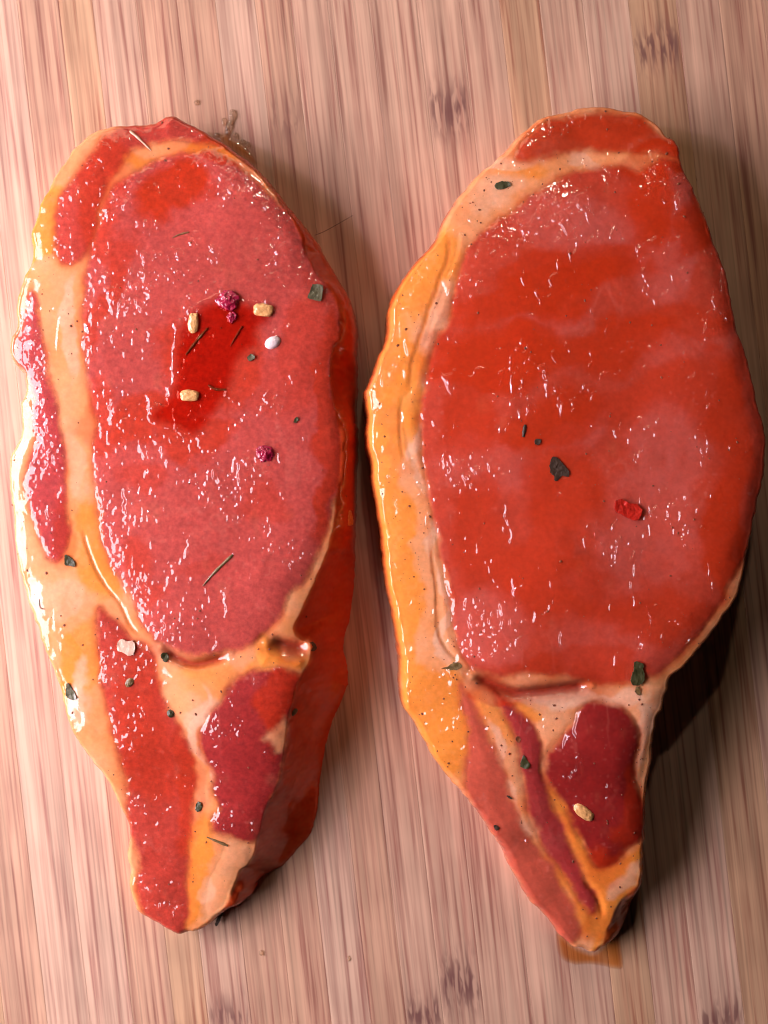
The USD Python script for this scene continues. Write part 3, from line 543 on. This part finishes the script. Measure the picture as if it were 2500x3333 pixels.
def granule(name, label, cat, mat, c, rx, ry, rot, hz=0.6, seed=0, boxy=2.6, rough=0.10, sink=0.55, group=None):
    """a lump: rounded box or ellipsoid with an uneven skin; rx, ry in source px"""
    m = trimesh.creation.icosphere(4); d = m.vertices.copy()
    p = boxy; r = (np.abs(d) ** p).sum(1) ** (-1 / p); v = d * r[:, None]
    v = v * (1 + rough * (noise(d * 2.3 + seed * 7.7, seed) * 2 - 1) + rough * 0.5 * (noise(d * 5.5 + seed, seed + 1) * 2 - 1))[:, None]
    s = W / 2500 * 0.93; rz = hz * min(rx, ry) * s
    v = v * [rx * s, ry * s, rz]; a = math.radians(-rot)
    v = np.stack([v[:, 0] * math.cos(a) - v[:, 1] * math.sin(a), v[:, 0] * math.sin(a) + v[:, 1] * math.cos(a), v[:, 2]], -1)
    (xy,), (z,) = ground(c, True)
    v += [xy[0], xy[1], z + rz * (1 - sink * 2)]
    return meta(obj(name, trimesh.Trimesh(v, m.faces, process=False), mat, smooth=True), label, cat, group or GROUPS.get(cat))
def twig(name, label, cat, mat, pts, r0, r1, lift_=0.0002, seed=0, straight=True, group=None):
    """a bent needle or stem, thicker in its middle, lying along source pixels"""
    pts = cr(np.asarray(pts, float), 6, False); n = len(pts)
    xy, z = ground(pts, True)
    if straight: z = np.linspace(z[0], z[-1], n) * 0.3 + np.convolve(np.pad(z, 2, mode='edge'), np.ones(5) / 5, 'valid') * 0.7
    z = z + lift_ * 0.3; C = np.column_stack([xy, z]); t = np.gradient(C, axis=0); t /= np.linalg.norm(t, axis=1, keepdims=True)
    sd = np.cross(t, [0, 0, 1.0]); sd /= np.linalg.norm(sd, axis=1, keepdims=True); up = np.cross(sd, t)
    u = np.linspace(0, 1, n); rad = 0.72 * (r0 + (r1 - r0) * u) * (0.45 + 0.55 * np.sin(np.pi * np.clip(u, 0.06, 0.94)) ** 0.6) * (1 + 0.15 * np.sin(u * 19 + seed))
    m = 8; a = np.linspace(0, 2 * math.pi, m, endpoint=False)
    ring = C[:, None] + rad[:, None, None] * (np.cos(a)[None, :, None] * sd[:, None] + 0.7 * np.sin(a)[None, :, None] * up[:, None])
    v = ring.reshape(-1, 3); q = np.arange(n - 1)[:, None] * m; j = np.arange(m)[None]; j2 = (j + 1) % m
    f = np.vstack([np.stack([q + j, q + j2, q + m + j2], -1).reshape(-1, 3), np.stack([q + j, q + m + j2, q + m + j], -1).reshape(-1, 3)])
    v = np.vstack([v, C[0], C[-1]]); k = len(v)
    f = np.vstack([f, [[k - 2, (i + 1) % m, i] for i in range(m)], [[k - 1, (n - 1) * m + i, (n - 1) * m + (i + 1) % m] for i in range(m)]])
    return meta(obj(name, (v, f), mat, smooth=True), label, cat, group or GROUPS.get(cat))

# marinade gathered in the hollow of the left steak
pool_px = T((1, '760,1020 830,930 900,885 960,860 1010,870 1060,890 1120,905 1180,925 1170,1000 1120,1040 1130,1100 1060,1150 1020,1230 1000,1310'), (2, '960,100 900,200 830,240 760,215 700,190 640,160 640,110 700,60 740,0'), (1, '740,1180 745,1090'))
def pool_mesh(s, px, thick, edge):
    poly = s.lift(cr(px, 5)); box = (poly[:, 0].min() - .002, poly[:, 1].min() - .002, poly[:, 0].max() + .002, poly[:, 1].max() + .002)
    F = Field(poly, box, h=0.0003); sel = (s.P[:, 0] > box[0]) & (s.P[:, 0] < box[2]) & (s.P[:, 1] > box[1]) & (s.P[:, 1] < box[3])
    d = np.full(len(s.P), -1.0); q = s.P[sel]; d[sel] = F(q[:, 0], q[:, 1]) + 0.0005 * nz(q[:, 0], q[:, 1], 0.0025, 9, 2)
    keep = (d[s.tri] > 0).all(1); ft = s.tri[keep]; idx, inv = np.unique(ft, return_inverse=True)
    e = np.clip(d[idx] / edge, 0, 1); z = s.z[idx] * (1 - e) + s.zs[idx] * e + thick * np.sqrt(1 - (1 - e) ** 2) - 0.00004
    z = np.where(e > 0.4, np.maximum(z, s.z[idx] + 0.00003), z)
    return np.column_stack([s.P[idx], z]), inv.reshape(-1, 3), sm(0, 0.0028, d[idx])
pv, pf, pd = pool_mesh(left, pool_px, 0.00040, 0.0022)
pool = obj('marinade_pool', (pv, pf), 'marinade_red', smooth=True); primvar(pool, 'depth', pd)
meta(pool, 'glossy red marinade gathered in the hollow around the garlic bits on the left steak', 'marinade')

# left steak
granule('pink_peppercorn', 'larger crushed magenta peppercorn in the red marinade pool on the left steak', 'peppercorn', 'peppercorn', px1(1, 985, 905), 36, 33, 10, 0.6, 3, 2.0, 0.22)
granule('pink_peppercorn', 'magenta peppercorn fragment touching the larger crushed peppercorn on the left steak', 'peppercorn', 'peppercorn', px1(1, 1003, 972), 17, 19, 30, 0.7, 4, 2.0, 0.25)
granule('pink_peppercorn', 'small pink peppercorn alone on bare pink meat below the marinade pool', 'peppercorn', 'peppercorn', px1(2, 1143, 300), 29, 27, 0, 0.6, 5, 2.0, 0.22)
granule('garlic_granule', 'upright tan garlic granule at the left end of the red marinade pool', 'garlic granule', 'garlic', px1(1, 836, 998), 17, 33, 6, 0.8, 6, 3.0, 0.10)
granule('garlic_granule', 'squarish tan garlic granule lying sideways right of the crushed peppercorn', 'garlic granule', 'garlic', px1(1, 1137, 942), 32, 20, 4, 0.8, 7, 3.4, 0.10)
granule('garlic_granule', 'tan garlic granule at the lower left corner of the red marinade pool', 'garlic granule', 'garlic', px1(2, 820, 50), 30, 19, 2, 0.8, 8, 3.4, 0.10)
granule('white_seed', 'smooth white oval seed at the right side of the marinade pool', 'seed', 'white_seed', px1(1, 1178, 1082), 27, 20, -28, 0.75, 9, 2.1, 0.04)
flake('garlic_granule', 'whitish garlic flake on the long tail muscle of the left steak', 'garlic flake', 'pale_granule', T((2, '512,1112 530,1100 552,1110 575,1108 586,1135 578,1165 556,1172 535,1158 512,1152 507,1130')), 0.0006, 0.0003, 0.0, 10)
flake('herb_flake', 'grey green square leaf flake near the right edge of the left steak', 'herb flake', 'grey_leaf', T((1, '1352,832 1395,838 1393,872 1385,903 1352,896 1328,888 1340,862')), 0.0003, 0.0002, 0.0008, 11)
twig('dried_twig', 'brown green stem slanting below the upright garlic granule', 'herb twig', 'olive_stem', [px1(1, 803, 1135), px1(1, 845, 1080), px1(1, 897, 1020)], 0.00035, 0.00055, 0.0004, 1)
twig('dried_twig', 'short orange brown stem in the middle of the marinade pool', 'herb twig', 'brown_stem', [px1(1, 995, 1098), px1(1, 1020, 1055), px1(1, 1046, 1012)], 0.00018, 0.00045, 0.0004, 2)
twig('dried_twig', 'short curved brown herb bit beside the lowest garlic granule of the pool', 'herb twig', 'olive_stem', [px1(2, 900, 5), px1(2, 930, 22), px1(2, 975, 24)], 0.0004, 0.0004, 0.0005, 3)
twig('herb_needle', 'straight olive needle slanting across the pink meat of the left steak', 'herb needle', 'olive_stem', [px1(2, 876, 872), px1(2, 930, 810), px1(2, 1005, 738)], 0.00018, 0.00062, 0.0003, 4)
twig('herb_needle', 'pale straw needle across the top end of the left steak', 'herb needle', 'straw', [px1(1, 562, 168), px1(1, 600, 200), px1(1, 652, 252)], 0.0006, 0.00022, 0.0003, 5)
twig('herb_needle', 'olive needle lying crosswise on the fat near the left steak tip', 'herb needle', 'olive_stem', [px1(3, 893, 762), px1(3, 935, 780), px1(3, 985, 800)], 0.0002, 0.00055, 0.0003, 6)
twig('dried_twig', 'faint brown stem lying below the dark red patch at the top', 'herb twig', 'brown_stem', [px1(1, 745, 630), px1(1, 775, 615), px1(1, 815, 605)], 0.0002, 0.0004, 0.0001, 7)
flake('herb_flake', 'dark green leaf flake at the lower end of the outer red muscle', 'herb flake', 'green_leaf', T((2, '283,738 300,745 325,770 322,788 298,784 280,778')), 0.0003, 0.0002, 0.0006, 12)
flake('herb_flake', 'olive green triangular flake on the outer fat edge of the left steak', 'herb flake', 'grey_leaf', T((3, '290,95 306,112 330,152 326,170 303,166 288,150')), 0.0003, 0.0002, 0.0006, 13)
flake('herb_flake', 'small dark green bit on the groove under the left eye muscle', 'herb flake', 'green_leaf', bits(px1(2, 714, 1180), 13, 15, 0, 8, 14), 0.0003, 0.0002, 0.0004, 14)
granule('herb_seed', 'glossy brown seed on the long tail muscle below the whitish garlic flake', 'seed', 'olive_stem', px1(3, 560, 95), 17, 12, -50, 0.7, 15, 2.1, 0.15)
granule('herb_seed', 'small round green seed beside the white fat seam of the left steak', 'seed', 'green_leaf', px1(3, 738, 228), 12, 13, 0, 0.8, 16, 2.2, 0.15)
granule('herb_seed', 'glossy olive seed on the dark right side of the left steak', 'seed', 'olive_stem', px1(3, 1268, 224), 16, 9, -40, 0.8, 17, 2.1, 0.10)
flake('herb_flake', 'tiny dark flake beside the thin white seam in the left steak tail', 'herb flake', 'green_leaf', bits(px1(3, 857, 634), 10, 16, 15, 7, 18), 0.0003, 0.0002, 0.0003, 18)
flake('herb_flake', 'dark flake in the hollow on the right side of the left steak', 'herb flake', 'dark_leaf', bits(px1(2, 1350, 1134), 14, 16, 30, 6, 19), 0.0003, 0.0003, 0.0003, 19)
flake('herb_flake', 'thin dark flake at the lower right edge of the left steak tip', 'herb flake', 'dark_leaf', bits(px1(3, 948, 1108), 8, 18, 25, 6, 20), 0.0003, 0.0002, 0.0003, 20)
flake('herb_flake', 'tiny green speck in wet glistening meat near the left steak right edge', 'herb flake', 'green_leaf', bits(px1(2, 1280, 156), 7, 10, 10, 6, 21), 0.0002, 0.0002, 0.0002, 21)
flake('herb_flake', 'tiny grey flake touching the marinade pool below the white seed', 'herb flake', 'grey_leaf', bits(px1(1, 1084, 1146), 12, 12, 10, 7, 22), 0.0002, 0.0004, 0.0002, 22)
twig('dried_twig', 'thin bent brown stem on the outer fat of the left steak', 'herb twig', 'brown_stem', [px1(2, 170, 930), px1(2, 174, 965), px1(2, 195, 972)], 0.0002, 0.0002, 0.0001, 8)
flake('orange_crumb', 'orange crumb clinging to the dark right side of the left steak', 'crumb', 'orange_crumb', T((2, '1498,555 1518,548 1530,598 1512,612 1490,604')), 0.0006, 0.0003, 0.0, 23)
# right steak
flake('herb_flake', 'largest near black leaf flake in the middle of the right steak', 'herb flake', 'dark_leaf', T((5, '795,292 815,293 832,312 848,330 862,348 861,370 838,366 828,372 815,386 802,384 806,370 788,355 787,340 785,325 790,312')), 0.0002, 0.0001, 0.0003, 24)
twig('dried_twig', 'dark short stem left of the large black leaf on the right steak', 'herb twig', 'dark_leaf', [px1(5, 688, 163), px1(5, 684, 185), px1(5, 680, 212)], 0.0006, 0.0005, 0.0002, 9)
flake('herb_flake', 'small dark flake between the dark stem and the large black leaf', 'herb flake', 'dark_leaf', bits(px1(5, 738, 232), 9, 12, 0, 7, 25), 0.0003, 0.0001, 0.0002, 25)
flake('red_pepper_flake', 'bright red pepper flake on the right half of the right steak', 'pepper flake', 'pepper_flake', T((5, '1048,468 1072,460 1100,476 1128,480 1152,500 1146,530 1128,546 1100,538 1070,522 1048,512 1044,490')), 0.0007, 0.0003, 0.0004, 26)
flake('herb_flake', 'dark green leaf flake over the seam under the right eye muscle', 'herb flake', 'green_leaf', T((5, '1122,1112 1140,1110 1160,1120 1158,1140 1164,1165 1155,1195 1130,1205 1110,1196 1112,1168 1122,1140')), 0.0004, 0.0003, 0.0006, 27)
flake('herb_flake', 'small olive crumb of leaf just under the dark green flake', 'herb flake', 'olive_stem', bits(px1(6, 1138, 122), 13, 9, 60, 7, 28), 0.0003, 0.0002, 0.0002, 28)
flake('herb_flake', 'pale olive leaf lying crosswise where the orange fat meets the seam', 'herb flake', 'olive_stem', T((5, '353,1136 380,1128 400,1114 425,1116 436,1128 425,1140 400,1144 375,1140')), 0.0004, 0.0002, 0.0004, 29)
flake('herb_flake', 'green leaf flake near the top of the right steak orange fat', 'herb flake', 'green_leaf', T((4, '563,376 590,358 622,360 628,374 605,386 585,390')), 0.0003, 0.0001, 0.0004, 30)
flake('herb_flake', 'dark green triangular flake on the seam between the right tail muscles', 'herb flake', 'green_leaf', T((6, '680,378 690,392 706,412 695,432 668,422 672,400')), 0.0003, 0.0002, 0.0004, 31)
flake('herb_flake', 'small dark flake on the outer pink tail muscle of the right steak', 'herb flake', 'dark_leaf', bits(px1(6, 571, 667), 10, 6, 40, 7, 32), 0.0003, 0.0002, 0.0002, 32)
flake('herb_flake', 'tiny dark flake at the edge of the pale seam, lower right steak', 'herb flake', 'dark_leaf', bits(px1(6, 624, 546), 10, 4, 30, 6, 33), 0.0002, 0.0002, 0.0002, 33)
flake('herb_flake', 'tiny red brown flake above the triangular green flake of the right steak', 'herb flake', 'speck', bits(px1(6, 659, 315), 7, 9, 0, 6, 34), 0.0003, 0.0002, 0.0002, 34)
granule('garlic_granule', 'pale garlic granule on the dark red tail muscle of the right steak', 'garlic granule', 'garlic', px1(6, 922, 606), 36, 19, 38, 0.7, 35, 2.8, 0.10)

# ground spice all over: too fine and too many to count
rg = np.random.default_rng(77); V, F_ = [], []; oct_ = trimesh.creation.octahedron() if hasattr(trimesh.creation, 'octahedron') else trimesh.creation.icosphere(0)
for s, n in ((left, 220), (right, 560)):
    wgt = np.where(s.dB > 0.001, 0.25 + 1.0 * (1 - s.meat), 0) * (1 - 0.8 * s.side)
    for i in rg.choice(len(s.P), n, p=wgt / wgt.sum()):
        r = 0.00007 + 0.00021 * rg.random() ** 3
        v = oct_.vertices * [r * rg.uniform(.7, 1.6), r, r * 0.6]; a = rg.uniform(0, 6.28)
        v = np.stack([v[:, 0] * math.cos(a) - v[:, 1] * math.sin(a), v[:, 0] * math.sin(a) + v[:, 1] * math.cos(a), v[:, 2]], -1)
        F_.append(oct_.faces + sum(len(q) for q in V[-0:]) if False else oct_.faces + len(V) * len(oct_.vertices)); V.append(v + [*s.P[i], s.z[i] + r * 0.3])
meta(obj('spice_specks', (np.vstack(V), np.vstack(F_)), 'speck'), 'fine brown and red spice specks scattered over both steaks', 'spice', kind='stuff')

# ------------------------------------------------------------------ on the board: drops, puddles, a hair
def drop(c, rx, ry, rot, label, seed):
    m = trimesh.creation.icosphere(3); v = m.vertices * (1 + 0.22 * (noise(m.vertices * 1.7 + seed * 3.1, seed)[:, None] * 2 - 1))
    s = W / 2500; v = v * [rx * s, ry * s, 0.9 * min(rx, ry) * s]; a = math.radians(-rot)
    v = np.stack([v[:, 0] * math.cos(a) - v[:, 1] * math.sin(a), v[:, 0] * math.sin(a) + v[:, 1] * math.cos(a), v[:, 2]], -1)
    (xy,) = un(c, 0); v += [*xy, 0.0001]
    meta(obj('marinade_drop', trimesh.Trimesh(v, m.faces, process=False), 'drop', smooth=True), label, 'marinade drop', 'marinade drops on the board')
for k, (x, y, rx, ry, rot, lb) in enumerate([
    (1005, 100, 11, 20, 0, 'largest bright marinade drop, topmost of the cluster above the left steak'), (998, 132, 9, 9, 0, 'round marinade drop just under the largest one of the cluster'),
    (968, 128, 8, 13, 0, 'lilac glinting marinade drop left of the largest one'), (988, 158, 11, 22, 20, 'long marinade drop running down to the left steak rim'),
    (940, 186, 9, 7, 0, 'marinade drop touching the steak rim, left end of the cluster'), (1018, 188, 8, 14, -40, 'slanted marinade drop beside the amber smear by the left steak'),
    (1046, 214, 10, 8, 20, 'marinade drop at the right end of the amber smear by the left steak'), (1070, 232, 8, 12, 30, 'rightmost marinade drop beside the left steak upper edge'), (850, 46, 8, 9, 0, 'lone small drop on the board above the left steak')]):
    drop(px1(1, x, y), rx, ry, rot, lb, k)
drop(px1(3, 1128, 1262), 6, 9, 0, 'tiny clear drop on the board below the left steak', 21)
drop(px1(3, 1506, 1286), 4, 9, 10, 'tiny clear drop on the board between the two steak tips', 22)
def puddle(px, thick, label, seed):
    poly = un(cr(px, 6), 0); pg = shapely.Polygon(poly).buffer(0); x0, y0, x1, y1 = pg.bounds; h = 0.0003
    F = Field(poly, (x0 - .002, y0 - .002, x1 + .002, y1 + .002), h=0.0003)
    b = np.array(pg.segmentize(h).exterior.coords)[:-1]
    gx, gy = np.meshgrid(np.arange(x0, x1, h), np.arange(y0, y1, h)); g = np.stack([gx.ravel(), gy.ravel()], -1); g = g[F(g[:, 0], g[:, 1]) > h * 0.4]
    P = np.vstack([b, g]); tri = Delaunay(P).simplices; c = P[tri].mean(1); tri = tri[shapely.contains_xy(pg, c[:, 0], c[:, 1])]
    e1, e2 = P[tri[:, 1]] - P[tri[:, 0]], P[tri[:, 2]] - P[tri[:, 0]]; fl = e1[:, 0] * e2[:, 1] - e1[:, 1] * e2[:, 0] < 0; tri[fl] = tri[fl][:, ::-1]
    d = np.clip(F(P[:, 0], P[:, 1]) / 0.0012, 0, 1); d[:len(b)] = 0
    z = 0.00005 + thick * np.sqrt(1 - (1 - d) ** 2) * (1 + 0.3 * nz(P[:, 0], P[:, 1], 0.002, seed))
    o = obj('marinade_puddle', (np.column_stack([P, z]), tri), 'marinade_amber', smooth=True); primvar(o, 'depth', (0.15 + 0.85 * d) * (0.75 + 0.25 * nz(P[:, 0], P[:, 1], 0.004, seed + 5, 2)))
    meta(o, label, 'marinade')
puddle(T((6, '815,1080 860,1120 905,1150 960,1165 1010,1120 1060,1090 1070,1150 1076,1225 1040,1232 1000,1222 940,1215 880,1215 830,1190 812,1140')), 0.00025, 'amber marinade puddle on the board under the right steak tip', 1)
puddle(T((1, '940,200 985,178 1010,205 1050,225 1085,262 1110,310 1080,300 1000,245')), 0.0004, 'amber marinade smear on the board at the left steak upper right edge', 2)
hp = cr(np.array([px1(1, 1360, 618), px1(1, 1400, 602), px1(1, 1450, 575), px1(1, 1490, 552), px1(1, 1525, 532)]), 5, False)
hz_ = np.interp(np.linspace(0, 1, len(hp)), [0, 0.3, 1], [0.006, 0.003, 0.0002]); hx = un(hp, hz_)
tb = []
a = np.linspace(0, 2 * math.pi, 6, endpoint=False); rr = np.linspace(0.00009, 0.00004, len(hp))
C = np.column_stack([hx, hz_]); t = np.gradient(C, axis=0); sd = np.cross(t, [0, 0, 1.0]); sd /= np.linalg.norm(sd, axis=1, keepdims=True)
ring = C[:, None] + rr[:, None, None] * (np.cos(a)[None, :, None] * sd[:, None] + np.sin(a)[None, :, None] * np.array([0, 0, 1.0]))
q = np.arange(len(hp) - 1)[:, None] * 6; j = np.arange(6)[None]; j2 = (j + 1) % 6
meta(obj('bristle', (ring.reshape(-1, 3), np.vstack([np.stack([q + j, q + j2, q + 6 + j2], -1).reshape(-1, 3), np.stack([q + j, q + 6 + j2, q + 6 + j], -1).reshape(-1, 3)])), 'hair', smooth=True),
     'thin dark bristle sticking out from the right edge of the left steak', 'bristle')
